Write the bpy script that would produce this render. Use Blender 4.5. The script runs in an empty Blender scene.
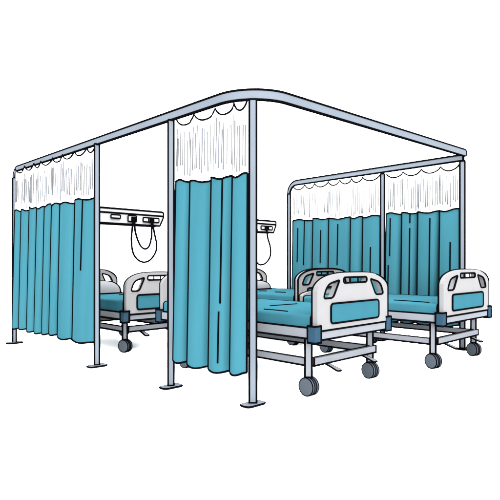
import bpy, math, random
from mathutils import Vector, Matrix
from mathutils.geometry import tessellate_polygon

random.seed(7)
scene = bpy.context.scene
COL = scene.collection
S2 = math.sqrt(2.0)
OX, OY = 0.02, 3.565            # foot of the nearest post: origin of the ward's own axes
YAW = math.radians(45)


def W(v, u, z=0.0):
    """ward axes (v runs to the right-back, u to the left-back) to world"""
    return Vector((OX + (v - u) / S2, OY + (v + u) / S2, z))


# ------------------------------------------------------------------ materials
def srgb(c):
    return c / 12.92 if c <= 0.04045 else ((c + 0.055) / 1.055) ** 2.4


K = 0.170      # the picture is exposed for a white-out background; object colours sit below it


def mat(name, col, rough=0.9, vary=0.03, scale=6.0, stretch=(1, 1, 1)):
    m = bpy.data.materials.new(name)
    m.use_nodes = True
    nt = m.node_tree
    b = nt.nodes['Principled BSDF']
    b.inputs['Roughness'].default_value = rough
    b.inputs['Specular IOR Level'].default_value = 0.0
    if vary > 0:
        tc = nt.nodes.new('ShaderNodeTexCoord')
        mp = nt.nodes.new('ShaderNodeMapping')
        mp.inputs['Scale'].default_value = stretch
        nz = nt.nodes.new('ShaderNodeTexNoise')
        nz.inputs['Scale'].default_value = scale
        nz.inputs['Detail'].default_value = 2.0
        rp = nt.nodes.new('ShaderNodeValToRGB')
        lo = [c * (1 - vary) for c in col]
        hi = [min(1, c * (1 + vary)) for c in col]
        rp.color_ramp.elements[0].position = 0.35
        rp.color_ramp.elements[1].position = 0.65
        rp.color_ramp.elements[0].color = (*lo, 1)
        rp.color_ramp.elements[1].color = (*hi, 1)
        nt.links.new(tc.outputs['Object'], mp.inputs['Vector'])
        nt.links.new(mp.outputs['Vector'], nz.inputs['Vector'])
        nt.links.new(nz.outputs['Fac'], rp.inputs['Fac'])
        nt.links.new(rp.outputs['Color'], b.inputs['Base Color'])
    else:
        b.inputs['Base Color'].default_value = (*col, 1)
    return m


INK = mat('black_edging', (0.0006, 0.0006, 0.0008), vary=0)
TEAL_CURTAIN = mat('teal_curtain_cloth', tuple(K * c for c in (0.0505, 0.207, 0.267)), vary=0.05, scale=3, stretch=(2, 2, 0.3))
SHEER = mat('white_mesh_cloth', (0.80, 0.80, 0.80), vary=0)
THREAD = mat('grey_thread', tuple(K * c for c in (0.235, 0.24, 0.25)), vary=0.1)
THREAD_BLUE = mat('blue_grey_thread', tuple(K * c for c in (0.225, 0.25, 0.30)), vary=0.1)
TEAL_MATTRESS = mat('teal_mattress_cover', tuple(K * c for c in (0.047, 0.198, 0.260)), vary=0.05, scale=4)
TEAL_PANEL = mat('teal_laminate', tuple(K * c for c in (0.042, 0.178, 0.234)), vary=0.03)
PLASTIC = mat('off_white_plastic', tuple(K * c for c in (0.358, 0.358, 0.366)), vary=0.02)
STEEL_BED = mat('painted_bed_steel', tuple(K * c for c in (0.300, 0.318, 0.352)), vary=0.03)
STEEL_POST = mat('painted_post_steel', tuple(K * c for c in (0.234, 0.272, 0.322)), vary=0.03, scale=4)
NAVY = mat('navy_plastic', tuple(K * c for c in (0.035, 0.083, 0.132)), vary=0.03)
RUBBER = mat('grey_castor_plastic', tuple(K * c for c in (0.105, 0.128, 0.155)), vary=0.04)
PANEL_WHITE = mat('white_enamel', tuple(K * c for c in (0.60, 0.60, 0.61)), vary=0.02)
PILLOW = mat('pale_pillow_cotton', tuple(K * c for c in (0.36, 0.37, 0.40)), vary=0.02)
FLOOR = mat('white_floor', (0.95, 0.95, 0.95), vary=0)
WALLM = mat('white_wall_paint', (0.93, 0.93, 0.93), vary=0)


# ------------------------------------------------------------------ mesh building
class MB:
    def __init__(self, r=0.008):
        self.v, self.f, self.m, self.sm = [], [], [], []
        self.r = r

    def add(self, vs, fs, mi=0, smooth=False):
        o = len(self.v)
        self.v += [Vector(p) for p in vs]
        for f in fs:
            self.f.append([o + i for i in f])
            self.m.append(mi)
            self.sm.append(smooth)

    def tube(self, pts, r=None, mi=1, n=6, closed=False, cap=True):
        r = self.r if r is None else r
        pts = [Vector(p) for p in pts]
        q = [pts[0]]
        for p in pts[1:]:
            if (p - q[-1]).length > 1e-5:
                q.append(p)
        pts = q
        if closed and (pts[0] - pts[-1]).length < 1e-5:
            pts.pop()
        N = len(pts)
        if N < 2:
            return
        tang = []
        for i in range(N):
            a = pts[(i - 1) % N] if (closed or i > 0) else pts[i]
            b = pts[(i + 1) % N] if (closed or i < N - 1) else pts[i]
            t = (b - a)
            tang.append(t.normalized() if t.length > 1e-9 else Vector((0, 0, 1)))
        up = Vector((0, 0, 1))
        if abs(tang[0].dot(up)) > 0.9:
            up = Vector((1, 0, 0))
        nrm = (up - tang[0] * up.dot(tang[0])).normalized()
        vs, fs = [], []
        for i in range(N):
            t = tang[i]
            nn = nrm - t * nrm.dot(t)
            if nn.length < 1e-6:
                nn = t.orthogonal()
            nrm = nn.normalized()
            bi = t.cross(nrm)
            for k in range(n):
                a = 2 * math.pi * k / n
                vs.append(pts[i] + (nrm * math.cos(a) + bi * math.sin(a)) * r)
        R = N if closed else N - 1
        for i in range(R):
            j = (i + 1) % N
            for k in range(n):
                l = (k + 1) % n
                fs.append([i * n + k, i * n + l, j * n + l, j * n + k])
        if not closed and cap:
            fs.append(list(range(n - 1, -1, -1)))
            fs.append([(N - 1) * n + k for k in range(n)])
        self.add(vs, fs, mi, True)

    def box(self, c, s, mat4=None, mi=0, lines=True, skip=()):
        hx, hy, hz = s[0] / 2, s[1] / 2, s[2] / 2
        P = [Vector((c[0] + x * hx, c[1] + y * hy, c[2] + z * hz)) for z in (-1, 1) for y in (-1, 1) for x in (-1, 1)]
        if mat4 is not None:
            P = [mat4 @ p for p in P]
        self.add(P, [[0, 2, 3, 1], [4, 5, 7, 6], [0, 1, 5, 4], [2, 6, 7, 3], [0, 4, 6, 2], [1, 3, 7, 5]], mi)
        if lines:
            for a, b in ((0, 1), (2, 3), (4, 5), (6, 7), (0, 2), (1, 3), (4, 6), (5, 7), (0, 4), (1, 5), (2, 6), (3, 7)):
                if (a, b) in skip:
                    continue
                d = (P[b] - P[a]).normalized() * self.r * 0.6
                self.tube([P[a] - d, P[b] + d])

    def prism(self, outer, holes, depth, place, mi=0, front=True, back=True, hole_back=False):
        """outer/holes: 2D loops; place(a, b, d) -> 3D; d in -depth/2 .. depth/2"""
        loops = [outer] + list(holes)
        flat = [p for l in loops for p in l]
        tris = tessellate_polygon([[Vector((p[0], p[1], 0)) for p in l] for l in loops])
        n = len(flat)
        vs = [place(p[0], p[1], -depth / 2) for p in flat] + [place(p[0], p[1], depth / 2) for p in flat]
        fs = [list(t) for t in tris] + [[i + n for i in reversed(t)] for t in tris]
        o = 0
        for l in loops:
            L = len(l)
            for i in range(L):
                j = (i + 1) % L
                fs.append([o + i, o + j, n + o + j, n + o + i])
            o += L
        self.add(vs, fs, mi)
        for k, l in enumerate(loops):
            if front:
                self.tube([place(p[0], p[1], -depth / 2) for p in l], closed=True)
            if back and (k == 0 or hole_back):
                self.tube([place(p[0], p[1], depth / 2) for p in l], closed=True)

    def build(self, name, mats, parent=None, base=None):
        me = bpy.data.meshes.new(name)
        vs = self.v if base is None else [p - base for p in self.v]
        me.from_pydata([tuple(p) for p in vs], [], self.f)
        for m in mats:
            me.materials.append(m)
        me.polygons.foreach_set('material_index', self.m)
        me.polygons.foreach_set('use_smooth', self.sm)
        me.update()
        import bmesh
        bm = bmesh.new()
        bm.from_mesh(me)
        bmesh.ops.recalc_face_normals(bm, faces=bm.faces)
        bm.to_mesh(me)
        bm.free()
        o = bpy.data.objects.new(name, me)
        COL.objects.link(o)
        if parent is not None:
            o.parent = parent
        if base is not None:
            o.location = base
        return o


def rounded(pts, r, n=5):
    """round the corners of a 2D loop; r may be a list"""
    out = []
    N = len(pts)
    for i in range(N):
        p = Vector(pts[i])
        a = Vector(pts[(i - 1) % N]) - p
        b = Vector(pts[(i + 1) % N]) - p
        rr = r[i] if isinstance(r, (list, tuple)) else r
        k = min(rr, a.length * 0.49, b.length * 0.49)
        A, B = p + a.normalized() * k, p + b.normalized() * k
        for j in range(n + 1):
            t = j / n
            out.append(tuple(A * (1 - t) ** 2 + p * 2 * t * (1 - t) + B * t * t))
    return out


def catmull(pts, n=8, closed=False):
    pts = [Vector(p) for p in pts]
    P = [pts[0] * 2 - pts[1]] + pts + [pts[-1] * 2 - pts[-2]]
    out = []
    for i in range(1, len(P) - 2):
        p0, p1, p2, p3 = P[i - 1:i + 3]
        for k in range(n):
            t = k / n
            out.append(0.5 * ((2 * p1) + (p2 - p0) * t + (2 * p0 - 5 * p1 + 4 * p2 - p3) * t * t + (3 * p1 - p0 - 3 * p2 + p3) * t ** 3))
    out.append(pts[-1])
    return out


def empty(name, loc, rz, label, cat, group=None):
    o = bpy.data.objects.new(name, None)
    COL.objects.link(o)
    o.location = loc
    o.rotation_euler = (0, 0, rz)
    o.empty_display_size = 0.1
    o['label'] = label
    o['category'] = cat
    if group:
        o['group'] = group
    return o


# ------------------------------------------------------------------ setting
fl = MB()
fl.add([(-60, -20, 0), (60, -20, 0), (60, 120, 0), (-60, 120, 0)], [[0, 1, 2, 3]])
o = fl.build('floor', [FLOOR])
o['kind'] = 'structure'

wl = MB()
wl.box((2.95, 4.30, 1.15), (5.3, 0.10, 2.30), lines=False)
o = wl.build('wall', [WALLM])
o.location = (OX, OY, 0)
o.rotation_euler = (0, 0, YAW)
o['kind'] = 'structure'


# ------------------------------------------------------------------ curtain frames
def sweep(mb, secs, ends=True):
    """secs: (centre, axis A, axis B, size along A, size along B); edging on the four long edges"""
    vs, fs = [], []
    for c, A, B, h, t in secs:
        for sa, sb in ((-1, -1), (1, -1), (1, 1), (-1, 1)):
            vs.append(c + A * (sa * h / 2) + B * (sb * t / 2))
    n = len(secs)
    for i in range(n - 1):
        for k in range(4):
            l = (k + 1) % 4
            fs.append([i * 4 + k, i * 4 + l, i * 4 + 4 + l, i * 4 + 4 + k])
    fs.append([3, 2, 1, 0])
    fs.append([(n - 1) * 4 + k for k in range(4)])
    mb.add(vs, fs, 0)
    for k in range(4):
        mb.tube([vs[i * 4 + k] for i in range(n)])
    for e in ((0, n - 1) if ends else ()):
        mb.tube([vs[e * 4 + k] for k in range(4)], closed=True)


def post(root, pos, top, r, foot_len=0.18, width=0.040, cap=True):
    """round-cornered box post turned to the ward's front, on a flat foot bar"""
    inv = Matrix.Rotation(-YAW, 4, 'Z')
    p = inv @ Vector((pos.x - root.location.x, pos.y - root.location.y, 0))
    yaw = math.atan2(-pos.x, pos.y) - YAW      # posts are turned individually, square to the room's centre aisle
    mb = MB(r)
    w = width / 2
    secs = []
    A, B = Vector((1, 0, 0)), Vector((0, 1, 0))
    for z in (0.02, top):
        secs.append((Vector((0, 0, z)), A, B, width, 0.013))
    sweep(mb, secs, ends=cap)
    o = mb.build('post', [STEEL_POST, INK], root)
    o.location = p
    o.rotation_euler = (0, 0, yaw)
    fb = MB(r)
    L, D = foot_len / 2, 0.048
    loop = rounded([(-L, -D), (L, -D), (L, D), (-L, D)], 0.036, 4)
    fb.prism(loop, [], 0.014, lambda a, b, d: Vector((a, b, 0.010 + d)), front=False, back=False)
    fb.tube([Vector((a, b, 0.012)) for a, b in loop], closed=True)
    f = fb.build('foot_bar', [STEEL_POST, INK], o)
    f.rotation_euler = (0, 0, -yaw)
    return o


Zv = Vector((0, 0, 1))
# front frame: runs along u from the far left post, turns the rounded corner, then runs along v
FR = empty('curtain_frame', W(0, 0, 0), YAW,
           'nearest grey tube frame with a rounded overhead corner and four posts on foot bars',
           'curtain frame', 'ward curtain frames')
VR, UR, RC = -0.07, -0.07, 0.34
RB = 2.098                       # underside of the rail
mb = MB(0.0085)
secs = []
h0, t0 = 0.056, 0.013
cu = 3.976
rb = 0.10
for k in range(7):               # bend down into the far left post
    a = math.radians(90 * k / 6)         # 0 = vertical part, 90 = horizontal part
    cx = cu - rb + rb * math.cos(a)
    cz = (RB - 0.025 - rb + h0 / 2) + rb * math.sin(a)
    secs.append((Vector((VR, cx, cz)), Vector((0, math.cos(a), math.sin(a))), Vector((1, 0, 0)), 0.050 + (h0 - 0.050) * k / 6, t0))
cc = Vector((VR + RC, UR + RC))
h1 = 0.068
secs.append((Vector((VR, cc.y, RB + h1 / 2)), Zv.copy(), Vector((1, 0, 0)), h1, t0))
for k in range(1, 17):
    a = math.pi + (math.pi / 2) * k / 16
    d = Vector((math.cos(a), math.sin(a), 0))
    hh = h1 + 0.002 * k / 16
    secs.append((Vector((cc.x + RC * d.x, cc.y + RC * d.y, RB + hh / 2 + 0.006 * k / 16)), Zv.copy(), -d, hh, t0))
for ve, he in ((3.262, 0.074), (3.284, 0.071), (3.299, 0.062), (3.308, 0.044), (3.311, 0.024)):
    secs.append((Vector((ve, UR, RB + 0.100)), Zv.copy(), Vector((0, 1, 0)), he, t0))
sweep(mb, secs)
mb.build('rail', [STEEL_POST, INK], FR)
pz = RB - 0.025 - rb + h0 / 2
post(FR, W(VR, cu, 0), pz, 0.0090, width=0.042, cap=False)
post(FR, W(VR, 1.989, 0), RB - 0.006, 0.0080, width=0.046)
post(FR, W(VR, 0.833, 0), RB - 0.003, 0.0073, width=0.046)
post(FR, W(0.022, 0.022, 0), RB + 0.002, 0.0068, width=0.050)

# rear frame
RR = empty('curtain_frame', W(3.3, 0, 0), YAW,
           'rear grey tube frame with three posts, standing behind the beds at the right',
           'curtain frame', 'ward curtain frames')
mb = MB(0.0105)
secs = []
rb2 = 0.15
hh = 0.066
cu2 = 2.521
for k in range(7):
    a = math.radians(90 * k / 6)
    secs.append((Vector((0, cu2 - rb2 + rb2 * math.cos(a), (RB - rb2 + hh / 2) + rb2 * math.sin(a))),
                 Vector((0, math.cos(a), math.sin(a))), Vector((1, 0, 0)), 0.040 + (hh - 0.040) * k / 6, 0.014))
secs.append((Vector((0, -0.045, RB + 0.022 + hh / 2)), Zv.copy(), Vector((1, 0, 0)), hh, 0.014))
sweep(mb, secs)
mb.build('rail', [STEEL_POST, INK], RR)
post(RR, W(3.3, -0.035, 0), RB + 0.018, 0.0098, foot_len=0.08, width=0.054)
post(RR, W(3.3, 0.975, 0), RB - 0.005, 0.0100, width=0.048)
post(RR, W(3.3, cu2, 0), RB - rb2 + hh / 2, 0.0110, width=0.044, cap=False)


# ------------------------------------------------------------------ curtains
def curtain(p0, p1, ulo, steps, inner, scal, r, label, zb=1.59, hem=0.215, amp=0.060, strokes=30, top=RB - 0.014):
    """p0, p1: (v, u) of the left and right end seen from the front; steps: u of the pleat edges,
    inner: (u, ztop, zbottom) of seams, scal: u of the hanging points"""
    a, b = W(p0[0], p0[1]), W(p1[0], p1[1])
    Wd = (b - a).length
    xd = (b - a).normalized()
    nd = Vector((xd.y, -xd.x, 0))          # towards the front
    uL, uR = p0[1], p1[1]
    fr = lambda u: max(0.0, min(Wd, (uL - u) / (uL - uR) * Wd))
    ed = [0.0] + [fr(u) for u in steps] + [Wd]
    sc = [fr(u) for u in scal]
    sc[0], sc[-1] = 0.0, Wd
    P = len(ed) - 1
    rz = [random.uniform(-0.012, 0.012) for _ in range(P)]
    hz = [random.uniform(-0.012, 0.012) for _ in range(P)]
    root = empty('privacy_curtain', a, math.atan2(xd.y, xd.x), label, 'curtain', 'teal privacy curtains')

    def prof(i, t):
        wd = ed[i + 1] - ed[i]
        g = min(0.065, 0.34 * wd) / wd             # the narrow groove at the end of every fold
        if t < 1 - g:
            q = t / (1 - g)
            return 0.70 + 0.30 * math.sin(math.pi * q)
        k = (t - (1 - g)) / g
        if i == P - 1:
            return 0.70 * (1 - 0.7 * k)
        return 0.70 - 1.70 * math.sin(min(1, k / 0.8) * math.pi / 2)

    def af(z):
        k = max(0, min(1, (top - z) / (top - hem)))
        return amp * (0.06 + 0.94 * k)

    def pt(i, t, z, lift=0.0):
        s = ed[i] + (ed[i + 1] - ed[i]) * t
        w = min(1.0, 0.55 + 1.6 * (ed[i + 1] - ed[i]) / 0.6)
        return Vector((s, -(prof(i, t) * af(z) * w + lift), z))

    def topz(s):
        for k in range(len(sc) - 1):
            if s <= sc[k + 1] + 1e-6:
                q = (s - sc[k]) / max(1e-6, sc[k + 1] - sc[k])
                return top - 0.060 * (4 * q * (1 - q)) ** 0.8
        return top

    def hemz(i, t):
        return hem + hz[i] - 0.014 * math.sin(math.pi * min(1, t / 0.75)) + (0.012 * ((t - 0.7) / 0.3) if t > 0.7 else 0)

    def bndz(i, t):
        return zb + rz[i] + 0.012 * math.sin(2 * math.pi * t * 0.9 + i)

    def locate(s):
        for i in range(P):
            if s <= ed[i + 1] + 1e-9:
                return i, (s - ed[i]) / (ed[i + 1] - ed[i])
        return P - 1, 1.0

    cols = []
    for i in range(P):
        n = max(14, int((ed[i + 1] - ed[i]) / 0.012))
        for k in range(n + 1):
            cols.append((i, k / n))

    def sheet(mb, zlo, zhi, nz, mi=0):
        vs, fs = [], []
        for (i, t) in cols:
            s = ed[i] + (ed[i + 1] - ed[i]) * t
            lo, hi = zlo(i, t, s), zhi(i, t, s)
            for q in range(nz + 1):
                vs.append(pt(i, t, lo + (hi - lo) * q / nz))
        for c in range(len(cols) - 1):
            for q in range(nz):
                fs.append([c * (nz + 1) + q, (c + 1) * (nz + 1) + q, (c + 1) * (nz + 1) + q + 1, c * (nz + 1) + q + 1])
        mb.add(vs, fs, mi, True)

    # ---- teal drape
    d = MB(r)
    sheet(d, lambda i, t, s: hemz(i, t), lambda i, t, s: bndz(i, t), 10)
    d.tube([pt(i, t, hemz(i, t)) for (i, t) in cols])
    d.tube([pt(i, t, bndz(i, t), 0.003) for (i, t) in cols])
    d.tube([pt(0, 0, hemz(0, 0)), pt(0, 0, 0.9), pt(0, 0, bndz(0, 0))])
    d.tube([pt(P - 1, 1, hemz(P - 1, 1)), pt(P - 1, 1, 0.9), pt(P - 1, 1, bndz(P - 1, 1))])
    for i in range(1, P):
        zt, zl = bndz(i, 0), hemz(i, 0)
        d.tube([pt(i, 0, zl + (zt - zl) * k / 8) for k in range(9)], r * 0.95)
    for (u, zt, zl) in inner:
        i, t = locate(fr(u))
        t = min(max(t, 0.06), 0.94)
        zl = max(zl, hemz(i, t) + 0.01)
        zt = min(zt, bndz(i, t))
        d.tube([pt(i, t, zl + (zt - zl) * k / 6, 0.003) for k in range(7)], r * 0.9)
    d.build('drape', [TEAL_CURTAIN, INK], root)
    # ---- white mesh header with its woven grey threads
    h = MB(r)
    sheet(h, lambda i, t, s: bndz(i, t), lambda i, t, s: topz(s), 6)
    tl = []
    for k in range(len(sc) - 1):
        for q in range(13):
            tl.append(sc[k] + (sc[k + 1] - sc[k]) * q / 12)
    lastp = []
    for s in tl:
        i, t = locate(s)
        lastp.append(pt(i, t, topz(s), 0.006))
    h.tube(lastp, r * 0.9)
    for i in range(1, P):
        if random.random() < 0.6:
            zt = topz(ed[i]) - 0.03
            h.tube([pt(i, 0.02, bndz(i, 0) + (zt - bndz(i, 0)) * k / 4, 0.002) for k in range(5)], r * 0.42, 2)
    s = Wd * 0.5 / strokes
    while s < Wd - 0.01:
        i, t = locate(s)
        z1 = topz(s) - random.uniform(0.04, 0.15)
        z0 = bndz(i, t) + random.uniform(0.025, 0.12)
        if z1 - z0 > 0.08:
            ln = random.uniform(-0.003, 0.003)
            pp = []
            for k in range(4):
                q = k / 3
                p = pt(i, t, z0 + (z1 - z0) * q, 0.006)
                p.x += ln * q
                pp.append(p)
            h.tube(pp, r * random.uniform(0.56, 0.76), 2 if random.random() < 0.78 else 3, n=5)
        s += Wd / strokes * random.uniform(0.72, 1.28)
    h.build('mesh_header', [SHEER, INK, THREAD, THREAD_BLUE], root)
    return root


curtain((-0.105, 3.835), (-0.075, 2.000), 0, [3.656, 3.436, 3.243, 3.053, 2.882, 2.694, 2.379],
        [(2.211, 1.6, 0.903)],
        [3.881, 3.57, 3.327, 3.154, 2.882, 2.649, 2.409, 2.152, 1.979], 0.0088,
        'wide teal curtain at the far left with eight narrow folds, between the two leftmost posts', strokes=50, hem=0.228)
curtain((-0.07, 0.752), (-0.03, 0.018), 0, [0.590, 0.362, 0.152],
        [(0.243, 1.60, 0.694), (0.253, 0.638, 0.276)],
        [0.741, 0.550, 0.325, 0.140, -0.072], 0.0076,
        'nearest teal curtain, hanging beside the tallest front post with four broad folds', strokes=30, hem=0.228)
curtain((3.30, 2.435), (3.30, 1.005), 0, [2.068, 1.793, 1.44, 1.253],
        [(2.333, 1.473, 0.985), (2.215, 1.582, 0.942), (1.922, 1.427, 0.971), (1.637, 1.495, 0.945), (1.128, 1.176, 0.501)],
        [2.456, 2.215, 2.044, 1.809, 1.615, 1.43, 1.262, 0.994], 0.0100,
        'teal curtain on the rear rail, left of its middle post and above the middle bed', zb=1.575, hem=0.25, strokes=48)
curtain((3.30, 0.915), (3.30, -0.005), 0, [0.701, 0.492, 0.223],
        [(0.853, 1.529, 1.059), (0.872, 0.948, 0.675), (0.59, 1.562, 1.454), (0.59, 1.393, 0.528), (0.337, 1.499, 0.541), (0.091, 1.212, 0.872)],
        [0.93, 0.687, 0.449, 0.216, -0.003], 0.0096,
        'teal curtain on the rear rail, right of its middle post and behind the rightmost bed', zb=1.578, hem=0.255, strokes=34)


# ------------------------------------------------------------------ hospital beds
def board_outline(w, z0, h):
    x = w / 2 - 0.004
    pts = [(-x, z0), (x, z0)]
    N = 36
    for k in range(N + 1):
        s = 1 - 2 * k / N
        s = math.copysign(abs(s) ** 0.55, s)
        pts.append((x * s, z0 + h * (0.70 + 0.30 * (1 - abs(s) ** 3.2) ** 0.62)))
    return pts


def board(bed, name, w, z0, h, y, r, holes=True, inner_line=False):
    """moulded end board with two grips, a slot and an inlaid panel"""
    q = lambda s, t: ((s - 0.5) * w, z0 + t * h)
    hl = []
    if holes:
        L = rounded([q(.075, .56), q(.20, .56), q(.285, .875), q(.125, .80)], [.03, .03, .02, .06])
        Rr = [(-a, b) for (a, b) in reversed(L)]
        S = rounded([q(.335, .815), q(.665, .815), q(.665, .915), q(.335, .915)], .03)
        hl = [L, S, Rr]
    mb = MB(r)
    mb.prism(board_outline(w, z0, h), hl, 0.048, lambda a, b, d: Vector((a, y + d, b)), front=False, back=False)
    ol = board_outline(w, z0, h)
    if inner_line:
        mb.tube([Vector((a, y - 0.024, b)) for a, b in ol], closed=True)
        mb.tube([Vector((a, y + 0.024, b)) for a, b in ol], closed=True)
    else:                                       # edge bead: crosses from the inner to the outer edge over the top
        mb.tube([Vector((a, y - 0.024 * max(-1, min(1, 2.4 * a / w)), b)) for a, b in ol[1:]] + [Vector((ol[0][0], y + 0.024, ol[0][1]))])
        mb.tube([Vector((a, y - 0.024, b)) for a, b in ol[:2]])
    for l in hl:
        mb.tube([Vector((a, y - 0.024, b)) for a, b in l], closed=True)
    if holes:                                   # grip bar clips inside the slot
        for s in (0.44, 0.55):
            a, b = q(s, .815)
            mb.tube([(a, y - 0.015, b), (a, y - 0.015, b + .10 * h)], r * 0.8)
    o = mb.build(name, [PLASTIC, INK], bed)
    if holes:
        pn = MB(r)
        lp = rounded([q(.165, .11), q(.84, .11), q(.84, .46), q(.165, .46)], .03)
        pn.prism(lp, [], 0.006, lambda a, b, d: Vector((a, y - 0.0270 + d, b)), back=False)
        pn.build('inlay_panel', [TEAL_PANEL, INK], o)
    return o


def wheel(mb, c, ax, R, wd):
    ax = ax.normalized()
    e1 = Vector((0, 0, 1))
    e2 = ax.cross(e1).normalized()
    n = 22
    rings = []
    for (d, rr) in ((-wd / 2, R * 0.90), (-wd / 2 + 0.004, R), (wd / 2 - 0.004, R), (wd / 2, R * 0.90)):
        rings.append([c + ax * d + (e1 * math.cos(2 * math.pi * k / n) + e2 * math.sin(2 * math.pi * k / n)) * rr for k in range(n)])
    vs = [p for rg in rings for p in rg]
    fs = [list(range(n))[::-1], [3 * n + k for k in range(n)]]
    for i in range(3):
        for k in range(n):
            l = (k + 1) % n
            fs.append([i * n + k, i * n + l, (i + 1) * n + l, (i + 1) * n + k])
    mb.add(vs, fs, 0)
    mb.tube(rings[1], closed=True)
    mb.tube(rings[2], closed=True)


def bed(vc, u0, w, L, hb, bh, r, label, foot_h=None, head_h=None, mth=0.09, yaw=0.0, creases=(), head_set=0.30, inner_line=False):
    root = empty('hospital_bed', W(vc, u0, 0), YAW + yaw, label, 'bed', 'hospital beds in the ward')
    fh = bh if foot_h is None else foot_h
    hh = bh if head_h is None else head_h
    z0 = hb + 0.02
    board(root, 'footboard', w, z0, fh, 0.0, r, inner_line=inner_line)
    board(root, 'headboard', w, z0, hh, L, r, holes=hh > 0.3)
    for sx in (-1, 1):
        for y in (0, L):
            m = MB(r)
            m.box((sx * w / 2, y, hb), (0.068, 0.068, 0.118), skip=((0, 4), (3, 7)))
            m.build('corner_block', [NAVY, INK], root)
    for y in (0, L):
        m = MB(r)
        m.box((0, y, hb - 0.016), (w - 0.068, 0.042, 0.058), skip=((4, 5),))
        m.build('end_beam', [STEEL_BED, INK], root)
    for sx in (-1, 1):
        m = MB(r)
        m.box((sx * (w / 2 - 0.002), L / 2, hb + 0.001), (0.042, L - 0.068, 0.068), skip=((4, 6), (6, 7), (4, 5)))
        m.build('side_rail', [STEEL_BED, INK], root)
    # mattress
    m = MB(r)
    zb, zt = hb + 0.041, hb + 0.045 + mth
    x = w / 2 - 0.005
    prof = [(-x, zb)]
    rr = 0.028
    for k in range(5):
        a = math.pi - math.pi / 2 * k / 4
        prof.append((-x + rr + rr * math.cos(a), zt - rr + rr * math.sin(a)))
    for k in range(5):
        a = math.pi / 2 - math.pi / 2 * k / 4
        prof.append((x - rr + rr * math.cos(a), zt - rr + rr * math.sin(a)))
    prof.append((x, zb))
    y0, y1 = 0.03, L - 0.03
    n = len(prof)
    vs = [Vector((p[0], y0, p[1])) for p in prof] + [Vector((p[0], y1, p[1])) for p in prof]
    fs = [[i, (i + 1) % n, n + (i + 1) % n, n + i] for i in range(n)] + [list(range(n))[::-1], [n + i for i in range(n)]]
    m.add(vs, fs, 0)
    m.tube([(x - rr * 0.4, y0, zt - rr * 0.2), (x - rr * 0.4, y1, zt - rr * 0.2)])
    m.tube([(-x, y0, zb), (-x, y1, zb)])
    m.tube([(x, y0, zb), (x, y1, zb)])
    for yy in (y0 + 0.006, y1 - 0.006):
        m.tube([(p[0], yy, p[1]) for p in prof])
    inv = Matrix.Rotation(-yaw, 4, 'Z')
    for (va, ua, vb, ub) in creases:
        A = inv @ Vector((va - vc, ua - u0, 0))
        B = inv @ Vector((vb - vc, ub - u0, 0))
        A.z = B.z = zt + 0.001
        A.x = max(-x + .03, min(x - .03, A.x)); B.x = max(-x + .03, min(x - .03, B.x))
        md = (A + B) / 2
        md.x += 0.01
        m.tube(catmull([A, md, B], 5), r * 0.9)
    m.build('mattress', [TEAL_MATTRESS, INK], root)
    # legs, lower frame, castors
    lx = w / 2 - 0.068
    ys = (0.108, L - head_set)
    for sx in (-1, 1):
        for k, y in enumerate(ys):
            wp = root.location + Matrix.Rotation(YAW + yaw, 3, 'Z') @ Vector((sx * lx, y, 0))
            turn = math.atan2(-wp.x, wp.y)
            m = MB(r)
            m.box((0, 0, (hb - 0.033 + 0.138) / 2), (0.050, 0.022, hb - 0.033 - 0.138), Matrix.Translation((sx * lx, y, 0)) @ Matrix.Rotation(turn - YAW - yaw, 4, 'Z'))
            m.build('leg', [STEEL_BED, INK], root)
            c = MB(r * 0.85)
            ax = Matrix.Rotation(turn - YAW - yaw - math.radians(40 + 5 * k), 4, 'Z') @ Vector((0, -1, 0))   # castors swivel freely
            cz = 0.070
            c.box((sx * lx, y, 0.105), (0.030, 0.030, 0.05), lines=False)
            cs = c.build('castor', [RUBBER, INK], root)
            for q in (-1, 1):
                wm = MB(r * 0.62)
                wheel(wm, Vector((sx * lx, y, cz)) + ax * (0.023 * q - 0.006), ax, 0.066, 0.030)
                wm.build('castor_wheel', [RUBBER, INK], cs)
    zl = 0.248
    for sx in (-1, 1):
        m = MB(r)
        m.box((sx * lx, (ys[0] + ys[1]) / 2, zl), (0.030, ys[1] - ys[0] - 0.040, 0.050), skip=((4, 6), (4, 5), (6, 7)))
        m.build('base_rail', [STEEL_BED, INK], root)
    for k, y in enumerate(ys):
        m = MB(r)
        yy = y - 0.018 if k == 0 else y + 0.018
        m.box((0.028, yy, zl), (2 * lx - 0.040 + 0.056 - 0.004, 0.036, 0.054), skip=((4, 5), (4, 6)))
        m.build('base_crossbar', [STEEL_BED, INK], root)
    for px in (-lx + 0.20, lx - 0.13):
        m = MB(r)
        pts = rounded([(0, -0.020), (0.07, -0.020), (0.15, -0.028), (0.15, 0.028), (0.07, 0.020), (0, 0.020)], 0.022, 3)
        ca, sa = math.cos(math.radians(22)), math.sin(math.radians(22))
        pf = lambda a, b, d: Vector((px + b, ys[0] - a * ca, zl - 0.028 - a * sa * 0.8 + d))
        m.prism(pts, [], 0.012, pf, front=False, back=False)
        m.tube([pf(a, b, 0) for a, b in pts], closed=True)
        m.build('pedal', [STEEL_BED, INK], root)
    return root


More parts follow.
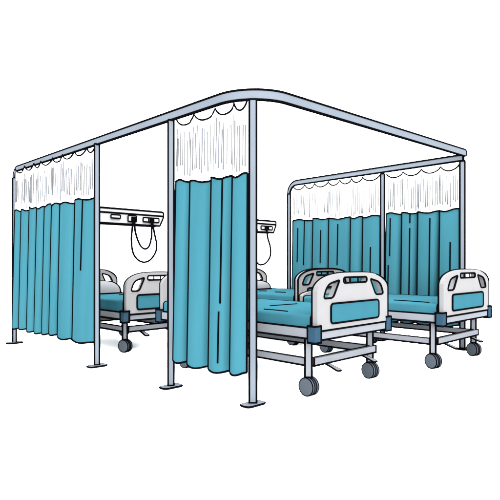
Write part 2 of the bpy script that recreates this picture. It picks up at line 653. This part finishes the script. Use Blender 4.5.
bed(0.912, -0.19, 0.965, 1.86, 0.469, 0.415, 0.0074,
    'nearest hospital bed, in front at the centre, to the right of the tallest curtain post',
    creases=((0.79, 0.574, 1.121, 0.548), (0.518, 0.387, 0.510, 0.131)))
bed(2.555, -0.38, 1.06, 1.63, 0.468, 0.425, 0.0088,
    'rightmost hospital bed, its footboard in front of the last post of the rear frame',
    head_h=0.17, creases=((2.167, 0.17, 2.119, -0.221),))
bed(2.675, 1.42, 1.05, 1.48, 0.463, 0.42, 0.0112,
    'middle hospital bed, partly hidden, with its footboard just behind the nearest bed',
    inner_line=True, creases=((2.443, 2.312, 2.519, 2.235), (2.426, 2.002, 2.437, 1.835)))
bed(0.89, 2.40, 0.82, 1.55, 0.400, 0.47, 0.0104,
    'leftmost hospital bed, between two front posts, below the wall panel with two cord loops',
    foot_h=0.45, mth=0.125, creases=((0.954, 3.3, 1.13, 3.33),))


# ------------------------------------------------------------------ pillows
def pillow(vc, uc, z, sx, sy, sz, r, label):
    root_loc = W(vc, uc, z)
    mb = MB(r)
    nu, nv = 28, 12
    vs, fs = [], []
    sp = lambda a, e: math.copysign(abs(a) ** e, a)
    for j in range(nv + 1):
        ph = math.pi / 2 * j / nv
        for i in range(nu):
            th = 2 * math.pi * i / nu
            cx, cy = sp(math.cos(th), 0.7), sp(math.sin(th), 0.7)
            k = max(0.0, math.cos(ph)) ** 0.8
            vs.append(Vector((sx * k * cx, sy * k * cy, 2 * sz * math.sin(ph) ** 0.75)))
    for j in range(nv):
        for i in range(nu):
            fs.append([j * nu + i, j * nu + (i + 1) % nu, (j + 1) * nu + (i + 1) % nu, (j + 1) * nu + i])
    mb.add(vs, fs, 0, True)
    base = [Vector((sx * sp(math.cos(2 * math.pi * i / 40), .7), sy * sp(math.sin(2 * math.pi * i / 40), .7), 0.006)) for i in range(40)]
    mb.tube(base, closed=True)
    arch = []                                    # piping over the crown, corner to corner
    for j in range(25):
        ph = math.pi * j / 24
        k = math.copysign(abs(math.cos(ph)) ** 0.8, math.cos(ph))
        arch.append(Vector((sx * k * 0.785, -sy * k * 0.785, 2 * sz * max(0.0, math.sin(ph)) ** 0.75)))
    mb.tube(arch)
    o = mb.build('pillow', [PILLOW, INK])
    o.location = root_loc
    o.rotation_euler = (0, 0, YAW)
    o['label'] = label
    o['category'] = 'pillow'
    o['group'] = 'pillows on the beds'
    return o


pillow(0.94, 3.70, 0.572, 0.27, 0.13, 0.082, 0.0105, 'pale pillow on the left bed, under the wall panel')
pillow(2.72, 2.68, 0.600, 0.31, 0.13, 0.062, 0.0115, 'pale pillow on the middle bed behind the nearest bed')


# ------------------------------------------------------------------ wall panels with cords
def smoothline(pts):
    return catmull([Vector(p) for p in pts], 8)


def wall_panel(v0, v1, u, sockets, cords, r, label):
    root = empty('wall_panel', W(v0, u + 0.10, 1.53), YAW, label, 'wall panel', 'service panels on the wall')
    Lh = v1 - v0
    b = MB(r)
    loop = rounded([(0, 0), (Lh - 0.07, 0), (Lh, 0.14), (Lh, 0.215), (0, 0.215)], [.01, .01, .01, .03, .01], 3)
    b.prism(loop, [], 0.12, lambda a, c, d: Vector((a, -0.06 + d, c)))
    b.tube([(0, -0.122, 0.152), (Lh - 0.005, -0.122, 0.152)], r * 0.9)
    hs = b.build('housing', [PANEL_WHITE, INK], root)
    for (a, c, wd, ht, nin) in sockets:
        s = MB(r * 0.7)
        lp = rounded([(a - wd / 2, c - ht / 2), (a + wd / 2, c - ht / 2), (a + wd / 2, c + ht / 2), (a - wd / 2, c + ht / 2)], .01, 2)
        s.prism(lp, [], 0.016, lambda x, z, d: Vector((x, -0.129 + d, z)), back=False)
        for k in range(1, nin):
            xx = a - wd / 2 + wd * k / nin
            s.tube([(xx, -0.138, c - ht / 2), (xx, -0.138, c + ht / 2)])
        s.build('socket', [PANEL_WHITE, INK], root)
    for (plug, lines) in cords:
        for (x, z) in plug:
            p = MB(r * 0.5)
            p.box((x, -0.152, z), (0.050, 0.030, 0.056), mi=1)
            p.build('plug', [INK, INK], root)
        for ln in lines:
            cd = MB(r)
            cd.tube(smoothline([(x, -0.155, z) for (x, z) in ln]), r, mi=0, n=8)
            cd.build('cord', [INK], root)
    return root


V0 = 0.72
pts = lambda L, v0: [(a - v0, b - 1.53) for (a, b) in L]
wall_panel(V0, 2.205, 4.12,
           [(1.37 - V0, 0.100, 0.15, 0.048, 1), (1.64 - V0, 0.085, 0.14, 0.085, 1), (1.965 - V0, 0.082, 0.28, 0.062, 3)],
           [([(1.652 - V0, 0.075), (1.965 - V0, 0.070)],
             [pts([(1.645, 1.60), (1.625, 1.45), (1.612, 1.30), (1.64, 1.12), (1.72, 1.02), (1.829, 0.982), (1.94, 1.02), (2.03, 1.13), (2.05, 1.25), (2.01, 1.42), (1.972, 1.60)], V0),
              pts([(1.660, 1.60), (1.672, 1.46), (1.71, 1.33), (1.77, 1.22), (1.846, 1.178), (1.915, 1.22), (1.955, 1.34), (1.962, 1.46), (1.958, 1.60)], V0)])],
           0.0145, 'white service panel on the wall over the left bed, its black cord hanging in two loops')
V1 = 3.45
wall_panel(V1, 4.76, 4.12,
           [(3.75 - V1, 0.100, 0.15, 0.048, 1), (4.49 - V1, 0.080, 0.30, 0.062, 3)],
           [([(4.47 - V1, 0.066)],
             [pts([(4.47, 1.57), (4.50, 1.42), (4.56, 1.28), (4.575, 1.14), (4.53, 1.04), (4.42, 0.955), (4.27, 0.94), (4.16, 1.05), (4.13, 1.22), (4.17, 1.42), (4.22, 1.57)], V1)])],
           0.0165, 'white service panel on the wall just right of the tallest front post, one cord loop below it')


# ------------------------------------------------------------------ light, camera
world = bpy.data.worlds.new('World')
scene.world = world
world.use_nodes = True
bg = world.node_tree.nodes['Background']
bg.inputs['Color'].default_value = (1, 1, 1, 1)
bg.inputs['Strength'].default_value = 2.5

sun = bpy.data.lights.new('soft_lamp', 'SUN')
sun.energy = 4.2
sun.angle = math.radians(60)
so = bpy.data.objects.new('soft_lamp', sun)
COL.objects.link(so)
tl = math.radians(28)
d = Vector((1 / S2 * math.sin(tl), -1 / S2 * math.sin(tl), math.cos(tl)))     # towards the lamp: overhead, front right
so.rotation_euler = d.to_track_quat('Z', 'Y').to_euler()

fill = bpy.data.lights.new('front_lamp', 'SUN')
fill.energy = 5.0
fill.angle = math.radians(25)
fo = bpy.data.objects.new('front_lamp', fill)
COL.objects.link(fo)
fo.rotation_euler = Vector((-0.05, -1.0, 0.20)).to_track_quat('Z', 'Y').to_euler()

ward = bpy.data.lights.new('overhead_fill', 'POINT')  # added fill light above the view, brightens the rear curtains and the bay
ward.energy = 900
ward.shadow_soft_size = 0.6
wo = bpy.data.objects.new('overhead_fill', ward)
COL.objects.link(wo)
wo.location = W(1.6, 1.2, 4.6)

cam = bpy.data.cameras.new('camera')
cam.sensor_width = 36
cam.lens = 524.5 / 500 * 36
cam.shift_y = 12 / 500
cam.clip_end = 500
cam.clip_start = 0.05
co = bpy.data.objects.new('camera', cam)
COL.objects.link(co)
co.location = (0, 0, 0.985)
co.rotation_euler = (math.radians(90), 0, 0)
scene.camera = co

scene.view_settings.view_transform = 'Standard'
scene.view_settings.look = 'None'
scene.view_settings.exposure = 1.50
scene.view_settings.gamma = 1
